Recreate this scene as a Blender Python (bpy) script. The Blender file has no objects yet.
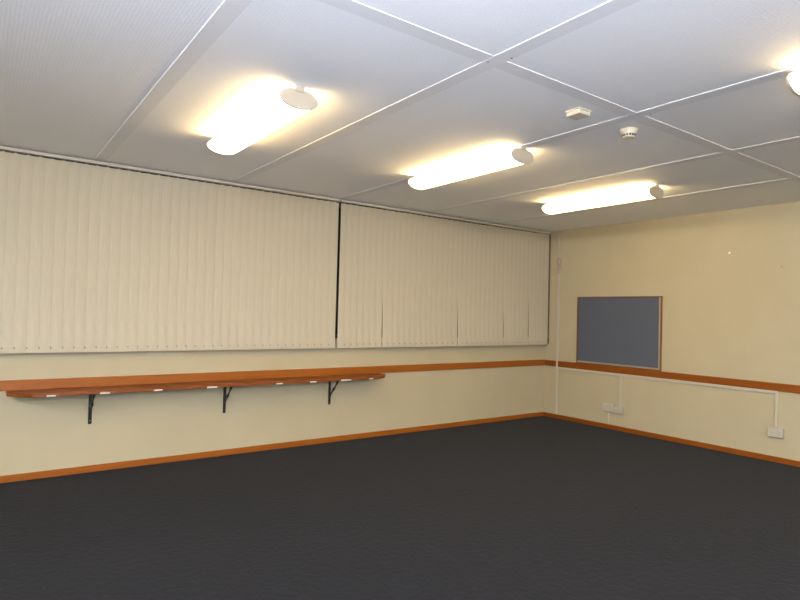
import bpy, bmesh, math, random
from mathutils import Vector, Matrix
random.seed(7)
scene = bpy.context.scene
COL = scene.collection
PI = math.pi
H = 2.664                      # ceiling height, metres

# ------------------------------------------------------------------ helpers
def tag(o, label=None, cat=None, group=None, kind=None):
    if label: o['label'] = label
    if cat: o['category'] = cat
    if group: o['group'] = group
    if kind: o['kind'] = kind
    return o

def empty(name, loc, label, cat, group=None):
    o = bpy.data.objects.new(name, None)
    o.empty_display_size = 0.1
    o.location = loc
    COL.objects.link(o)
    return tag(o, label, cat, group)

def add_box(bm, lo, hi, bevel=0.0, seg=2, mat=0, M=None):
    lo, hi = Vector(lo), Vector(hi)
    c, s = (lo + hi) / 2, hi - lo
    r = bmesh.ops.create_cube(bm, size=1.0)
    vs = r['verts']
    for v in vs:
        v.co = Vector((v.co.x * s.x, v.co.y * s.y, v.co.z * s.z)) + c
    fs = list({f for v in vs for f in v.link_faces})
    if bevel > 0:
        es = list({e for v in vs for e in v.link_edges})
        rb = bmesh.ops.bevel(bm, geom=es, offset=bevel, segments=seg, profile=0.5, affect='EDGES')
        fs = list(set([f for f in fs if f.is_valid]) | set(rb['faces']))
    for f in fs:
        f.material_index = mat
    if M is not None:
        bmesh.ops.transform(bm, matrix=M, verts=list({v for f in fs for v in f.verts}))
    return fs

def add_cyl(bm, a, b, r0, r1=None, n=16, mat=0):
    a, b = Vector(a), Vector(b)
    r1 = r0 if r1 is None else r1
    d = (b - a)
    q = d.to_track_quat('Z', 'Y')
    rings = []
    for p, r in ((a, r0), (b, r1)):
        rings.append([bm.verts.new(p + q @ Vector((r * math.cos(2*PI*k/n), r * math.sin(2*PI*k/n), 0))) for k in range(n)])
    for k in range(n):
        f = bm.faces.new((rings[0][k], rings[0][(k+1) % n], rings[1][(k+1) % n], rings[1][k])); f.material_index = mat; f.smooth = True
    for ring, rev in ((rings[0], True), (rings[1], False)):
        f = bm.faces.new(ring[::-1] if rev else ring); f.material_index = mat

def add_tube(bm, pts, radii, n=10, mat=0, sx=1.0):
    """swept tube along a polyline, radius per point"""
    pts = [Vector(p) for p in pts]
    if not hasattr(radii, '__len__'): radii = [radii] * len(pts)
    rings = []
    for i, p in enumerate(pts):
        d = (pts[min(i+1, len(pts)-1)] - pts[max(i-1, 0)]).normalized()
        up = Vector((1, 0, 0)) if abs(d.x) < 0.9 else Vector((0, 0, 1))
        u = (up - d * up.dot(d)).normalized(); w = d.cross(u)
        rings.append([bm.verts.new(p + (u * sx * math.cos(2*PI*k/n) + w * math.sin(2*PI*k/n)) * radii[i]) for k in range(n)])
    for a, b in zip(rings, rings[1:]):
        for k in range(n):
            f = bm.faces.new((a[k], a[(k+1) % n], b[(k+1) % n], b[k])); f.smooth = True; f.material_index = mat
    bm.faces.new(rings[0][::-1]).material_index = mat
    bm.faces.new(rings[-1]).material_index = mat

def add_prism(bm, outline, lo, hi, axis=2, mat=0, bevel=0.0):
    """extrude a closed 2-D outline between lo and hi on an axis"""
    def P(u, v, w):
        return {0: (w, u, v), 1: (u, w, v), 2: (u, v, w)}[axis]
    A = [bm.verts.new(P(u, v, lo)) for u, v in outline]
    B = [bm.verts.new(P(u, v, hi)) for u, v in outline]
    n = len(A); fs = []
    for k in range(n):
        fs.append(bm.faces.new((A[k], A[(k+1) % n], B[(k+1) % n], B[k])))
    fs.append(bm.faces.new(A[::-1])); fs.append(bm.faces.new(B))
    for f in fs: f.material_index = mat
    if bevel:
        es = list({e for f in fs for e in f.edges})
        bmesh.ops.bevel(bm, geom=es, offset=bevel, segments=2, profile=0.5, affect='EDGES')
    return fs

def obj(name, bm, mats, parent=None, smooth=False):
    bmesh.ops.recalc_face_normals(bm, faces=bm.faces[:])
    for e in bm.edges:
        if len(e.link_faces) == 2 and e.calc_face_angle(0) > .7: e.smooth = False
    me = bpy.data.meshes.new(name)
    bm.to_mesh(me); bm.free()
    if not isinstance(mats, (list, tuple)): mats = [mats]
    for m in mats: me.materials.append(m)
    if smooth:
        for p in me.polygons: p.use_smooth = True
    o = bpy.data.objects.new(name, me)
    COL.objects.link(o)
    if parent: o.parent = parent
    return o

def struct(name, bm, mats, label=None):
    return tag(obj(name, bm, mats), label, None, None, 'structure')

def copy_tree(o, parent=None):
    c = o.copy(); COL.objects.link(c)
    if parent: c.parent = parent
    for ch in list(o.children): copy_tree(ch, c)
    return c

# ------------------------------------------------------------------ materials
def mat(name, col, rough=0.5, metal=0.0, spec=0.5):
    m = bpy.data.materials.new(name); m.use_nodes = True
    b = m.node_tree.nodes['Principled BSDF']
    b.inputs['Base Color'].default_value = (*col, 1)
    b.inputs['Roughness'].default_value = rough
    b.inputs['Metallic'].default_value = metal
    b.inputs['Specular IOR Level'].default_value = spec
    return m, m.node_tree, b

def noise_tint(nt, b, c0, c1, scale, detail=3, stretch=(1, 1, 1), rough=0.6, lo=0.3, hi=0.7):
    N, L = nt.nodes, nt.links
    tc = N.new('ShaderNodeTexCoord'); mp = N.new('ShaderNodeMapping')
    mp.inputs['Scale'].default_value = stretch
    n = N.new('ShaderNodeTexNoise'); n.inputs['Scale'].default_value = scale
    n.inputs['Detail'].default_value = detail; n.inputs['Roughness'].default_value = rough
    r = N.new('ShaderNodeValToRGB')
    r.color_ramp.elements[0].position = lo; r.color_ramp.elements[1].position = hi
    r.color_ramp.elements[0].color = (*c0, 1); r.color_ramp.elements[1].color = (*c1, 1)
    L.new(tc.outputs['Object'], mp.inputs['Vector']); L.new(mp.outputs['Vector'], n.inputs['Vector'])
    L.new(n.outputs['Fac'], r.inputs['Fac']); L.new(r.outputs['Color'], b.inputs['Base Color'])
    return mp, n, r

def bump(nt, b, src, strength, dist):
    bp = nt.nodes.new('ShaderNodeBump')
    bp.inputs['Strength'].default_value = strength; bp.inputs['Distance'].default_value = dist
    nt.links.new(src, bp.inputs['Height']); nt.links.new(bp.outputs['Normal'], b.inputs['Normal'])

# painted wall, cream
M_WALL, nt, b = mat('cream_wall_paint', (.585, .525, .375), .55, 0, .3)
_, n, _ = noise_tint(nt, b, (.398, .341, .222), (.420, .361, .238), 1.6, 4)
n2 = nt.nodes.new('ShaderNodeTexNoise'); n2.inputs['Scale'].default_value = 160
bump(nt, b, n2.outputs['Fac'], .08, .002)
# ceiling, stippled white board
M_CEIL, nt, b = mat('stippled_ceiling_board', (.78, .77, .76), .9, 0, .2)
tc = nt.nodes.new('ShaderNodeTexCoord')
vo = nt.nodes.new('ShaderNodeTexVoronoi'); vo.inputs['Scale'].default_value = 62; vo.inputs['Randomness'].default_value = .35
nt.links.new(tc.outputs['Object'], vo.inputs['Vector'])
rp = nt.nodes.new('ShaderNodeValToRGB')
rp.color_ramp.elements[0].position = .08; rp.color_ramp.elements[0].color = (.85, .85, .85, 1)
rp.color_ramp.elements[1].position = .38; rp.color_ramp.elements[1].color = (.90, .90, .895, 1)
nt.links.new(vo.outputs['Distance'], rp.inputs['Fac']); nt.links.new(rp.outputs['Color'], b.inputs['Base Color'])
bump(nt, b, vo.outputs['Distance'], .35, .004)
M_BATTEN, nt, b = mat('white_batten_paint', (.79, .785, .78), .55, 0, .4)
M_DARKDOT, _, _ = mat('nail_head_grey', (.12, .12, .12), .5)
# carpet
M_CARPET, nt, b = mat('charcoal_carpet', (.05, .05, .055), .95, 0, .1)
b.inputs['Sheen Weight'].default_value = .038; b.inputs['Sheen Roughness'].default_value = .45; b.inputs['Sheen Tint'].default_value = (.95, .9, .85, 1)
_, n, _ = noise_tint(nt, b, (.0044, .0044, .006), (.0104, .0108, .0138), 95, 3, (1, 1, 1), .7, .32, .68)
n.inputs['Distortion'].default_value = .3
n3 = nt.nodes.new('ShaderNodeTexNoise'); n3.inputs['Scale'].default_value = 260; n3.inputs['Detail'].default_value = 2
bump(nt, b, n3.outputs['Fac'], .6, .006)
# varnished timber, grain along local X (walls along x) or Y
def wood(name, c0, c1, stretch, rough=.38):
    m, nt, b = mat(name, c0, rough, 0, .3)
    noise_tint(nt, b, c0, c1, 9, 5, stretch, .65, .25, .75)
    return m
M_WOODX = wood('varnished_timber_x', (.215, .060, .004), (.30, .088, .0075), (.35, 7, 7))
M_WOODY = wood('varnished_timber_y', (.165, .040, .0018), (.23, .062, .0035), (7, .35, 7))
M_SHELF = wood('shelf_timber', (.145, .036, .005), (.205, .056, .009), (.35, 7, 7))
M_FRAMEW = wood('board_frame_timber', (.15, .055, .016), (.20, .078, .024), (7, 7, 7), .45)
# fabric slats
M_SLAT, nt, b = mat('cream_slat_fabric', (.76, .70, .56), .8, 0, .2)
_, n, _ = noise_tint(nt, b, (.455, .408, .310), (.484, .435, .331), 40, 4, (1, 1, .15))
M_HEADRAIL, _, _ = mat('cream_headrail', (.47, .43, .35), .45, 0, .4)
M_BEAD, _, _ = mat('brown_chain_bead', (.30, .22, .15), .5)
M_CORD, _, _ = mat('brown_cord', (.10, .065, .03), .7)
M_BLACK, _, _ = mat('black_bracket_enamel', (.012, .011, .011), .35, 0, .5)
M_STEEL, _, _ = mat('bright_steel', (.75, .74, .72), .3, 1.0)
M_TAPE, _, _ = mat('white_tape', (.60, .56, .48), .7)
M_FELT, nt, b = mat('grey_blue_pinboard_felt', (.13, .145, .17), .95, 0, .1)
_, n, _ = noise_tint(nt, b, (.072, .082, .106), (.095, .107, .134), 130, 3, (1, 1, 1), .7)
n2 = nt.nodes.new('ShaderNodeTexNoise'); n2.inputs['Scale'].default_value = 300
bump(nt, b, n2.outputs['Fac'], .3, .003)
M_ALU, _, _ = mat('pale_aluminium', (.34, .29, .23), .5, 0.3)
M_PVC, _, _ = mat('white_pvc', (.42, .385, .31), .4, 0, .4)
M_CONDUIT, _, _ = mat('pale_grey_conduit', (.44, .40, .315), .45, 0, .4)
M_PLATE, _, _ = mat('off_white_plate', (.36, .33, .265), .35, 0, .5)
M_SLOT, _, _ = mat('dark_slot', (.03, .025, .02), .6)
M_CAP, _, _ = mat('beige_plastic_cap', (.50, .43, .33), .55, 0, .3)
M_SENSOR, _, _ = mat('ivory_plastic', (.64, .56, .41), .45, 0, .4)
M_HOOK, _, _ = mat('dull_brown_metal', (.36, .29, .20), .5, .1)
M_BRONZE, _, _ = mat('dark_window_frame', (.05, .045, .04), .5, .2)
M_GLASS, nt, b = mat('window_glass', (.9, .95, .95), .02)
b.inputs['Transmission Weight'].default_value = 1.0; b.inputs['IOR'].default_value = 1.45
LAMP_COL, LAMP_STR = (1.0, .71, .33), 17.5
FILL_COL, FILL_STR = (.90, .95, 1.0), 150.0
M_DIFF, nt, b = mat('glowing_diffuser', (.9, .85, .7), .5)
b.inputs['Emission Color'].default_value = (*LAMP_COL, 1); b.inputs['Emission Strength'].default_value = LAMP_STR

M_FILL, nt, b = mat('white_fill_glow', (.9, .88, .85), .5)  # glow of the fill lights added out of view
b.inputs['Emission Color'].default_value = (*FILL_COL, 1); b.inputs['Emission Strength'].default_value = FILL_STR

# ------------------------------------------------------------------ room shell
X0, Y0 = -9.6, -10.2            # far side and the side behind the camera
T = .12
bm = bmesh.new(); add_box(bm, (X0 - T, Y0 - T, -.1), (T, .2, 0)); struct('floor', bm, M_CARPET, 'dark charcoal carpet across the whole room')
bm = bmesh.new(); add_box(bm, (X0 - T, Y0 - T, H), (T, .2, H + .1)); struct('ceiling', bm, M_CEIL, 'white stippled ceiling boards')
WZ0, WZ1 = 1.13, 2.652         # window opening heights behind the blinds
WIN = [(-7.02, -3.56), (-3.525, -.16)]
bm = bmesh.new()
add_box(bm, (X0 - T, 0, 0), (0, T, WZ0))
add_box(bm, (X0 - T, 0, WZ1), (0, T, H))
for a, c in ((X0 - T, WIN[0][0]), (WIN[0][1], WIN[1][0]), (WIN[1][1], 0)):
    add_box(bm, (a, 0, WZ0), (c, T, WZ1))
struct('wall_left', bm, M_WALL, 'cream wall behind the blinds')
bm = bmesh.new(); add_box(bm, (0, Y0 - T, 0), (T, T, H)); struct('wall_right', bm, M_WALL, 'cream wall with the pinboard')
bm = bmesh.new(); add_box(bm, (X0 - T, Y0 - T, 0), (0, Y0, H)); struct('wall_back', bm, M_WALL)
bm = bmesh.new(); add_box(bm, (X0 - T, Y0, 0), (X0, 0, H)); struct('wall_far', bm, M_WALL)
for i, (a, c) in enumerate(WIN):
    bm = bmesh.new()
    fw = .05
    for lo, hi in (((a, .05, WZ0), (c, .10, WZ0 + fw)), ((a, .05, WZ1 - fw), (c, .10, WZ1)),
                   ((a, .05, WZ0 + fw), (a + fw, .10, WZ1 - fw)), ((c - fw, .05, WZ0 + fw), (c, .10, WZ1 - fw)),
                   (((a + c) / 2 - .025, .05, WZ0 + fw), ((a + c) / 2 + .025, .10, WZ1 - fw))):
        add_box(bm, lo, hi, .003, 1)
    w = struct('window_%d' % (i + 1), bm, M_BRONZE, 'dark window behind the closed blind')
    for j, (p, q) in enumerate(((a + fw, (a + c) / 2 - .025), ((a + c) / 2 + .025, c - fw))):
        bm = bmesh.new(); add_box(bm, (p, .072, WZ0 + fw), (q, .078, WZ1 - fw)); obj('pane', bm, M_GLASS, w)

# skirting and dado rails
BH, BT = .057, .014
def skirting(name, lo, hi, m):
    bm = bmesh.new(); add_box(bm, lo, hi, .003, 2); struct(name, bm, m)
skirting('baseboard_left', (X0, -BT, 0), (0, 0, BH), M_WOODX)
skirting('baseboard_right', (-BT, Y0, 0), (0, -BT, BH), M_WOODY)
skirting('baseboard_back', (X0, Y0, 0), (-BT, Y0 + BT, BH), M_WOODX)
skirting('baseboard_far', (X0, Y0 + BT, 0), (X0 + BT, -BT, BH), M_WOODY)
RZ0, RZ1, RT = .729, .811, .018
def trim(n, lo, hi, m, label=None, bev=.003):
    bm = bmesh.new(); add_box(bm, lo, hi, bev, 2); return struct('trim_%d' % n, bm, m, label)
trim(1, (X0, -RT, RZ0), (0, 0, RZ1), M_WOODX, 'varnished timber dado rail under the blinds')
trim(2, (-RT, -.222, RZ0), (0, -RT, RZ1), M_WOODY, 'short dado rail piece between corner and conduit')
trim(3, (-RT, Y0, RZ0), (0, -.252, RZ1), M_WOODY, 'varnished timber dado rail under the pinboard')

# ceiling battens: long ones run away from the blind wall, short ones between them
BTH, BW = .0042, .088
k = 4
XB = [-9.50, -8.31, -7.12, -5.925, -4.738, -3.543, -2.338, -1.14]
for x in XB:
    bm = bmesh.new(); add_box(bm, (x, Y0, H - BTH), (x + BW, 0, H), .0018, 2)
    for yy in (-.6, -1.2, -1.8, -2.4, -3.0, -3.56, -3.66, -4.2, -4.8, -5.4):
        if abs(yy + 3.6) < .1:
            add_cyl(bm, (x + .018 + (.06 if yy < -3.6 else 0), yy, H - BTH - .0015), (x + .018 + (.06 if yy < -3.6 else 0), yy, H - BTH + .002), .005, mat=1, n=10)
    struct('trim_%d' % k, bm, [M_BATTEN, M_DARKDOT]); k += 1
for a, c in list(zip([X0 - BW] + XB, XB + [0])):
    bm = bmesh.new(); add_box(bm, (max(a + BW, X0), -3.618, H - BTH + .0005), (c, -3.618 + BW, H), .0015, 2)
    struct('trim_%d' % k, bm, M_BATTEN); k += 1

# ------------------------------------------------------------------ vertical blinds
SP, SW, SZ0, SZ1, SY = .0837, .0915, 1.030, 2.613, -.070
def slat_bm(twist=0.0, shift=0.0):
    """curved fabric slat hanging from local origin (top centre)"""
    bm = bmesh.new()
    nz, nx = 14, 6
    L = SZ1 - SZ0
    tilt = math.radians(-4.0)
    G = []
    for i in range(nz + 1):
        t = i / nz
        w = max(0.0, (t - .45) / .55)
        a = tilt + twist * w
        row = []
        for j in range(nx + 1):
            s = (j / nx - .5) * SW
            bow = .0028 * (1 - (2 * j / nx - 1) ** 2)
            x = s * math.cos(a) + bow * math.sin(a) + shift * w
            y = -s * math.sin(a) - bow * math.cos(a)
            row.append(bm.verts.new((x, y, -L * t)))
        G.append(row)
    for i in range(nz):
        for j in range(nx):
            bm.faces.new((G[i][j], G[i+1][j], G[i+1][j+1], G[i][j+1])).smooth = True
    bm.normal_update()
    r = bmesh.ops.solidify(bm, geom=bm.faces[:], thickness=.0011)
    # sewn pocket with its weight at the foot
    a = tilt + twist
    M = Matrix.Translation((shift, 0, 0)) @ Matrix.Rotation(-a, 4, 'Z')
    add_box(bm, (-SW*.42, .0004, -L + .001), (SW*.42, .0030, -L + .034), .0008, 1, 0, M)
    return bm
def hanger_bm():
    bm = bmesh.new()
    add_box(bm, (-.004, -.0015, -.004), (.004, .0015, .024), .0006, 1)
    add_box(bm, (-.016, -.003, -.006), (.016, .003, .002), .001, 1)
    return bm
slat_mesh = hanger_mesh = None
def blind(x0, x1, label, odd, first):
    global slat_mesh, hanger_mesh
    root = empty('vertical_blind', ((x0 + x1) / 2, SY, SZ0), label, 'blind', 'closed vertical blinds')
    ox, oy, oz = root.location
    def loc(bm):
        bmesh.ops.translate(bm, verts=bm.verts[:], vec=(-ox, -oy, -oz)); return bm
    bm = bmesh.new()
    add_box(bm, (x0 + .001, -.092, 2.626), (x1 - .001, -.050, 2.654), .003, 2)
    obj('headrail', loc(bm), M_HEADRAIL, root)
    for f in (.06, .5, .94):
        xx = x0 + (x1 - x0) * f
        bm = bmesh.new(); add_box(bm, (xx - .015, -.080, 2.653), (xx + .015, -.045, H + .0005), .001, 1); obj('mounting_clip', loc(bm), M_HEADRAIL, root)
    n = int(round((x1 - x0 - .012) / SP))
    sp = (x1 - x0 - SW - .014) / (n - 1)
    xs = [x0 + .007 + SW / 2 + sp * i for i in range(n)]
    special = {}
    for gx, tw, sh in odd:                       # slats that hang askew at the foot
        i = min(range(n), key=lambda q: abs(xs[q] - sp / 2 - gx))
        special[i] = (tw, sh)
    for i, x in enumerate(xs):
        if i in special:
            o = obj('slat', slat_bm(*special[i]), M_SLAT, root)
            o['label'] = 'slat hanging slightly askew'
        elif slat_mesh is None:
            o = obj('slat', slat_bm(), M_SLAT, root); slat_mesh = o.data
        else:
            o = bpy.data.objects.new('slat', slat_mesh); COL.objects.link(o); o.parent = root
        o.location = (x - ox, random.uniform(-.0008, .0008), SZ1 - oz)
        o.rotation_euler = (0, 0, math.radians(random.uniform(-.4, .4)))
        if hanger_mesh is None:
            h = obj('hanger', hanger_bm(), M_HEADRAIL, o); hanger_mesh = h.data
        else:
            h = bpy.data.objects.new('hanger', hanger_mesh); COL.objects.link(h); h.parent = o
    bm = bmesh.new()                             # the chain that links the feet
    for i in range(n - 1):
        xm = (xs[i] + xs[i + 1]) / 2
        add_cyl(bm, (xm, SY - .013, 1.066), (xm, SY - .013, 1.078), .0055, n=8)
        add_tube(bm, [(xs[i] - .01, SY + .012, 1.069), (xs[i], SY + .014, 1.066), (xs[i] + .01, SY + .012, 1.069)], .0014, 6)
        add_tube(bm, [(xs[i], SY + .014, 1.066), (xm, SY + .006, 1.062), (xm, SY - .013, 1.067)], .0012, 6)
        add_tube(bm, [(xm, SY - .013, 1.067), (xm + .002, SY + .008, 1.062), (xs[i + 1], SY + .014, 1.066)], .0012, 6)
    obj('link_chain', loc(bm), M_BEAD, root)
    return root, loc
bl1, loc1 = blind(-7.11, -3.5235, 'left vertical blind of cream slats above the long wall shelf', [], True)
bl2, loc2 = blind(-3.5105, -.022, 'right vertical blind of cream slats ending beside the corner and the pinboard wall',
                  [(-2.943, .03, .017), (-1.725, .03, .017), (-.97, .05, .017), (-.88, .10, .019), (-.444, .05, .019)], False)
bm = bmesh.new()
add_tube(bm, [(-.010, -.072, 2.63), (-.0105, -.072, 2.0), (-.010, -.072, 1.5), (-.011, -.072, 1.12)], .0045, 8)
add_tube(bm, [(-.012, -.060, 2.63), (-.012, -.060, 1.6), (-.011, -.066, 1.12)], .0045, 8)
co = obj('cord', loc2(bm), M_CORD, bl2); co['label'] = 'brown control cord hanging by the corner'
bm = bmesh.new(); add_tube(bm, [(-.0115, -.070, 1.14), (-.0115, -.070, 1.12), (-.0115, -.070, 1.06), (-.0115, -.070, 1.04)], [.005, .010, .010, .006], 12)
obj('cord_weight', loc2(bm), M_CORD, co)

# ------------------------------------------------------------------ wall shelf
ST, SB, D = .7285, .698, .265
sh = empty('wall_shelf', (-4.7, -.0, SB), 'long varnished timber shelf on black brackets fixed under the dado rail below the blinds', 'shelf')
so = sh.location.copy()
def sloc(bm):
    bmesh.ops.translate(bm, verts=bm.verts[:], vec=-so); return bm
bm = bmesh.new()
out = [(-6.475, -.0005), (-6.475, -.105), (-6.31, -D), (-3.10, -D)]
for q in range(1, 7):                            # rounded right-hand end
    a = q / 7 * PI / 2
    out.append((-3.10 + .19 * math.sin(a), -D + .155 * (1 - math.cos(a))))
out += [(-2.905, -.105), (-2.92, -.0005)]
add_prism(bm, out, SB, ST, 2, 0, .002)
obj('shelf_board', sloc(bm), M_SHELF, sh)
for (a, c) in [(-6.219, -6.155), (-5.842, -5.767), (-5.42, -5.35), (-4.963, -4.871), (-4.288, -4.219), (-3.917, -3.848), (-3.553, -3.43), (-3.201, -3.15)]:
    bm = bmesh.new()
    add_box(bm, (a, -D - .0012, SB - .001), (c, -D + .002, SB + .012), .0004, 1)
    add_box(bm, (a, -D - .0012, SB - .0014), (c, -D + .03, SB + .0004), .0004, 1)
    o = obj('tape_strip', sloc(bm), M_TAPE, sh); o['label'] = 'white tape strip on the front edge'
def bracket(x):
    bm = bmesh.new()
    add_box(bm, (x - .014, -.010, .412), (x + .014, 0, SB), .002, 1)                   # wall bar
    add_box(bm, (x - .014, -.225, SB - .010), (x + .014, -.010, SB), .002, 1)           # arm under the board
    br = obj('bracket', sloc(bm), M_BLACK, sh)
    bm = bmesh.new()                                                                    # brace with its hinge knuckle
    pts, rad = [], []
    for i in range(15):
        t = i / 14
        y = -.010 - .175 * t ** 1.15; z = .485 + .207 * t
        pts.append((x, y, z + .006 * math.sin(t * 2 * PI)))
        rad.append(.008 + .010 * math.exp(-((t - .50) / .09) ** 2) + .008 * math.exp(-((t - .93) / .10) ** 2) + .004 * math.exp(-(t / .08) ** 2))
    add_tube(bm, pts, rad, 10, 0, .8)
    o = obj('brace', sloc(bm), M_BLACK, br)
    bm = bmesh.new()
    for z in (.440, .565):
        add_cyl(bm, (x, -.0095, z), (x, -.0135, z), .0055, .003, 10)
    o = obj('screw', sloc(bm), M_STEEL if x < -5.5 else M_BLACK, br)
    return br
for x in (-5.872, -4.706, -3.543): bracket(x)

# ------------------------------------------------------------------ pinboard
pb = empty('pinboard', (0, -1.176, .813), 'blue-grey felt pinboard in a thin brown frame standing on the dado rail', 'pinboard')
po = pb.location.copy()
def ploc(bm):
    bmesh.ops.translate(bm, verts=bm.verts[:], vec=-po); return bm
ya, yb, za, zb = -.568, -1.784, .813, 1.716
bm = bmesh.new(); add_box(bm, (-.014, yb + .006, za + .006), (-.001, ya - .006, zb - .006)); obj('felt_panel', ploc(bm), M_FELT, pb)
bm = bmesh.new(); e = .012
for lo, hi in (((-.028, yb, za), (0, yb + e, zb)), ((-.028, ya - e, za), (0, ya, zb)),
               ((-.028, yb + e, zb - e), (0, ya - e, zb)), ((-.028, yb + e, za), (0, ya - e, za + e))):
    add_box(bm, lo, hi, .002, 1)
fr = obj('frame', ploc(bm), M_FRAMEW, pb)
bm = bmesh.new(); e2 = .020
for lo, hi in (((-.0245, yb + e, za + e), (-.014, yb + e + e2, zb - e)), ((-.020, yb + e + e2, za + e), (-.014, ya - e, za + e + e2))):
    add_box(bm, lo, hi, .0015, 1)
o = obj('edge_strip', ploc(bm), M_ALU, fr); o['label'] = 'pale strip inside the frame'

# ------------------------------------------------------------------ ceiling lights, and added fill lights of the same build
LW, LHH, LL = .112, .049, 1.25          # half width, half height, length of the diffuser
def ell(n, sx=1.0, sz=1.0):
    return [(LW * sx * math.cos(2*PI*k/n), LHH * sz * math.sin(2*PI*k/n)) for k in range(n)]
def ceiling_light(x, yc, label, m=None, group='fluorescent ceiling lights'):
    zc = H - .019 - LHH
    root = empty('ceiling_light', (x, yc, H), label, 'ceiling light', group)
    bm = bmesh.new(); add_box(bm, (-.066, -LL/2 + .03, -.030), (.066, LL/2 - .03, 0), .003, 1); add_box(bm, (-.018, -LL/2 + .004, -.046), (.018, LL/2 - .004, 0), .003, 1); obj('base', bm, M_BATTEN, root)
    bm = bmesh.new()
    add_prism(bm, ell(40), -LL/2 + .012, LL/2 - .012, 1)
    for f in bm.faces:
        if len(f.verts) == 4: f.smooth = True
    bmesh.ops.translate(bm, verts=bm.verts[:], vec=(0, 0, zc - H)); obj('diffuser', bm, m or M_DIFF, root)
    for s in (-1, 1):
        bm = bmesh.new()
        o2 = ell(40, 1.04, 1.12) if s < 0 else ell(40, 1.01, 1.01)
        add_prism(bm, o2, min(s*(LL/2 - .014), s*LL/2), max(s*(LL/2 - .014), s*LL/2), 1, 0, .003)
        bmesh.ops.translate(bm, verts=bm.verts[:], vec=(0, 0, zc - H))
        add_box(bm, (-.028, s*LL/2 - .008, -.032), (.028, s*LL/2 + .001, -.001), .003, 1)
        obj('end_cap', bm, M_CAP, root)
    return root
LX = (-5.285, -3.512, -1.700)
ceiling_light(LX[0], -2.045, 'lit ceiling light nearest the camera, leftmost of the three in a row, above the blinds')
ceiling_light(LX[1], -2.075, 'lit ceiling light in the middle of the row of three, on a ceiling batten')
ceiling_light(LX[2], -2.055, 'lit ceiling light farthest away in the row, close to the corner above the pinboard')
ceiling_light(LX[1] + .03, -5.055, 'lit ceiling light cut off by the right edge of the photo')
for x, y in ((-8.95, -3.3), (-7.1, -5.45), (-8.9, -8.1), (-7.1, -8.1), (LX[0], -8.1), (LX[1], -8.1), (LX[2], -8.1)):  # unseen fixtures added only to brighten the room
    ceiling_light(x, y, 'added white fill light built like a ceiling light, out of view beside and behind the camera', M_FILL, 'added white fill lights out of view')

# ------------------------------------------------------------------ detectors
sd = empty('ceiling_sensor', (-3.815, -3.405, H), 'small square ivory sensor box on the ceiling beside a batten', 'sensor')
bm = bmesh.new(); add_box(bm, (-.055, -.055, -.008), (.055, .055, 0), .003, 1); obj('base', bm, M_SENSOR, sd)
bm = bmesh.new(); add_box(bm, (-.050, -.050, -.032), (.050, .050, -.008), .005, 2); obj('cover', bm, M_SENSOR, sd)
dt = empty('smoke_detector', (-3.285, -3.402, H), 'small round ivory smoke detector with dark slots on the ceiling', 'smoke detector')
bm = bmesh.new(); add_cyl(bm, (0, 0, 0), (0, 0, -.014), .056, .054, 32); obj('base', bm, M_SENSOR, dt)
bm = bmesh.new()
prof = [(.053, -.012), (.051, -.020), (.046, -.026), (.044, -.032), (.042, -.050), (.038, -.055), (.020, -.058), (.0, -.0585)]
n = 32; rings = []
for r, z in prof[:-1]: rings.append([bm.verts.new((r*math.cos(2*PI*q/n), r*math.sin(2*PI*q/n), z)) for q in range(n)])
for a, c in zip(rings, rings[1:]):
    for q in range(n): bm.faces.new((a[q], a[(q+1) % n], c[(q+1) % n], c[q])).smooth = True
bm.faces.new(rings[-1]); bm.faces.new(rings[0][::-1])
dome = obj('dome', bm, M_SENSOR, dt)
bm = bmesh.new()
for q in range(15):
    a = 2*PI*q/15 + .15
    M = Matrix.Rotation(a, 4, 'Z')
    add_box(bm, (.040, -.0066, -.0475), (.0442, .0066, -.0345), 0, 1, 0, M)
o = obj('slots', bm, M_SLOT, dome); o['label'] = 'ring of dark slots'

# ------------------------------------------------------------------ conduits, outlets, small wall fittings
bm = bmesh.new(); add_box(bm, (-.022, -.251, BH), (0, -.223, H), .004, 2)
tag(obj('conduit', bm, M_CONDUIT), 'white upright conduit from ceiling to skirting beside the corner', 'conduit')
ct = empty('cable_trunking', (0, -1.648, .697), 'white cable trunking under the dado rail with two drops to the outlets', 'cable trunking')
for nm, lo, hi in (('trunking_run', (-.0165, -3.045, .697), (-.0005, -.2515, .7285)),
                   ('trunking_drop', (-.0165, -3.047, .352), (-.0005, -3.021, .697)),
                   ('trunking_drop', (-.0165, -1.258, .312), (-.0005, -1.232, .697))):
    bm = bmesh.new(); add_box(bm, lo, hi, .003, 2)
    bmesh.ops.translate(bm, verts=bm.verts[:], vec=(0, 1.648, -.697)); obj(nm, bm, M_CONDUIT, ct)
bm = bmesh.new(); add_box(bm, (-.014, -1.085, BH), (0, -1.063, .224), .003, 2)
tag(obj('conduit', bm, M_CONDUIT), 'short white conduit between the left outlet and the skirting', 'conduit')
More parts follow.
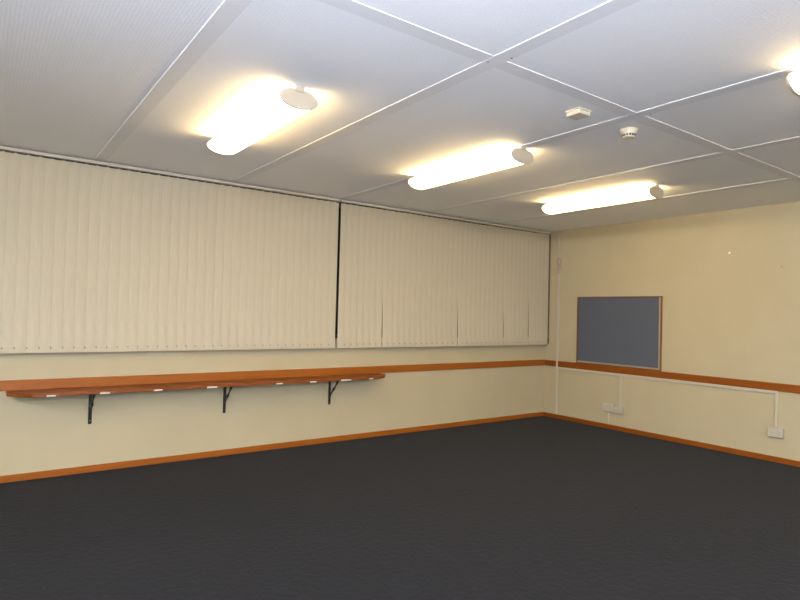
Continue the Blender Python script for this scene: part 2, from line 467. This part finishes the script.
def outlet(y, z, w, h, label, sw=True):
    r = empty('power_outlet', (0, y, z), label, 'power outlet', 'white wall outlets')
    bm = bmesh.new(); add_box(bm, (-.034, -w/2, -h/2), (0, w/2, h/2), .004, 2); obj('mounting_block', bm, M_PLATE, r)
    bm = bmesh.new(); add_box(bm, (-.042, -w/2 + .004, -h/2 + .004), (-.034, w/2 - .004, h/2 - .004), .003, 2); pl = obj('face_plate', bm, M_PVC, r)
    bm = bmesh.new()
    for c in ((-.3, .3) if w > .13 else (0,)):
        yy = c * w * .8
        for dy, dz, rot in ((-.008, .004, .5), (.008, .004, -.5), (0, -.012, 0)):
            M = Matrix.Translation((0, yy + dy, dz - .008)) @ Matrix.Rotation(rot, 4, 'X')
            add_box(bm, (-.0428, -.0012, -.0045), (-.0418, .0012, .0045), 0, 1, 0, M)
    obj('socket_holes', bm, M_SLOT, pl)
    for c in ((-.16, .16) if w > .13 else (.0,)):
        bm = bmesh.new(); add_box(bm, (-.046, c*w - .006, .014), (-.041, c*w + .006, .028), .001, 1); obj('switch', bm, M_PLATE, pl)
outlet(-1.085, .272, .165, .094, 'white outlet with a conduit below it, left one of the pair under the pinboard')
outlet(-1.232, .263, .120, .094, 'white outlet under the trunking drop, right one of the pair under the pinboard')
outlet(-3.034, .303, .146, .094, 'white double outlet alone on the wall near the right edge of the photo')

wb = empty('wall_hook', (-.022, -.240, 2.03), 'small brownish metal hook fitting high on the white conduit by the corner', 'hook')
bm = bmesh.new(); add_box(bm, (-.006, -.014, 0), (0, .014, .24), .003, 2); obj('back_plate', bm, M_CONDUIT, wb)
bm = bmesh.new()
pts = [(-.012, -.030*math.sin(2*PI*q/20) - .012, .185 + .052*math.cos(2*PI*q/20)) for q in range(21)]
add_tube(bm, pts, .009, 8); obj('ring', bm, M_HOOK, wb)
bm = bmesh.new()
add_tube(bm, [(-.012, -.012, .135), (-.016, -.014, .10), (-.020, -.012, .05), (-.020, -.016, .015)], [.008, .008, .013, .013], 10)
add_tube(bm, [(-.012, .026, .098), (-.020, -.01, .095), (-.012, -.052, .098)], [.012, .007, .012], 10)
obj('hook_arm', bm, M_HOOK, wb)

bm = bmesh.new(); add_cyl(bm, (0, -2.547, 2.186), (-.007, -2.547, 2.186), .013, .010, 16)
tag(obj('wall_plug', bm, M_BATTEN), 'small white plug in the wall up and right of the pinboard', 'wall plug')
bm = bmesh.new(); add_cyl(bm, (0, -3.061, 2.011), (-.009, -3.061, 2.011), .012, .009, 16)
tag(obj('screw', bm, M_HOOK), 'small dull screw in the wall near the right edge of the photo', 'screw')

# ------------------------------------------------------------------ light
w = bpy.data.worlds.new('night'); scene.world = w; w.use_nodes = True
w.node_tree.nodes['Background'].inputs['Color'].default_value = (.02, .025, .04, 1)
w.node_tree.nodes['Background'].inputs['Strength'].default_value = .1

# ------------------------------------------------------------------ camera (solved from the photo's lines)
CAM = Vector((-6.68436, -5.58700, 1.42719)); yaw, pitch, roll, F = .628718, .022737, .026159, 580.8665
cy, sy, cp, sp_ = math.cos(yaw), math.sin(yaw), math.cos(pitch), math.sin(pitch)
f = Vector((sy*cp, cy*cp, sp_)); r = Vector((cy, -sy, 0)); u = r.cross(f)
r2 = math.cos(roll)*r + math.sin(roll)*u; u2 = -math.sin(roll)*r + math.cos(roll)*u
cam = bpy.data.cameras.new('camera'); co = bpy.data.objects.new('camera', cam); COL.objects.link(co)
co.matrix_world = Matrix(((r2.x, u2.x, -f.x, CAM.x), (r2.y, u2.y, -f.y, CAM.y), (r2.z, u2.z, -f.z, CAM.z), (0, 0, 0, 1)))
cam.sensor_fit = 'HORIZONTAL'; cam.sensor_width = 36; cam.lens = F / 800 * 36
cam.clip_start = .05
scene.camera = co

# the camera's own flash, a small round head just above the lens, tilted up to bounce off the ceiling
fl = bpy.data.lights.new('camera_flash', 'AREA'); fl.shape = 'DISK'; fl.size = .05; fl.energy = 120; fl.color = (.72, .79, 1.0)
fo = bpy.data.objects.new('camera_flash', fl); COL.objects.link(fo)
fo.location = CAM + u2 * .07 + r2 * .03 - f * .02
fo.rotation_euler = (Vector((-3.8, -2.2, H + .5)) - fo.location).to_track_quat('-Z', 'Y').to_euler()

scene.cycles.max_bounces = 16; scene.cycles.diffuse_bounces = 12
vs = scene.view_settings
vs.view_transform = 'Standard'; vs.look = 'None'; vs.exposure = 0.1; vs.gamma = 1; vs.use_curve_mapping = False
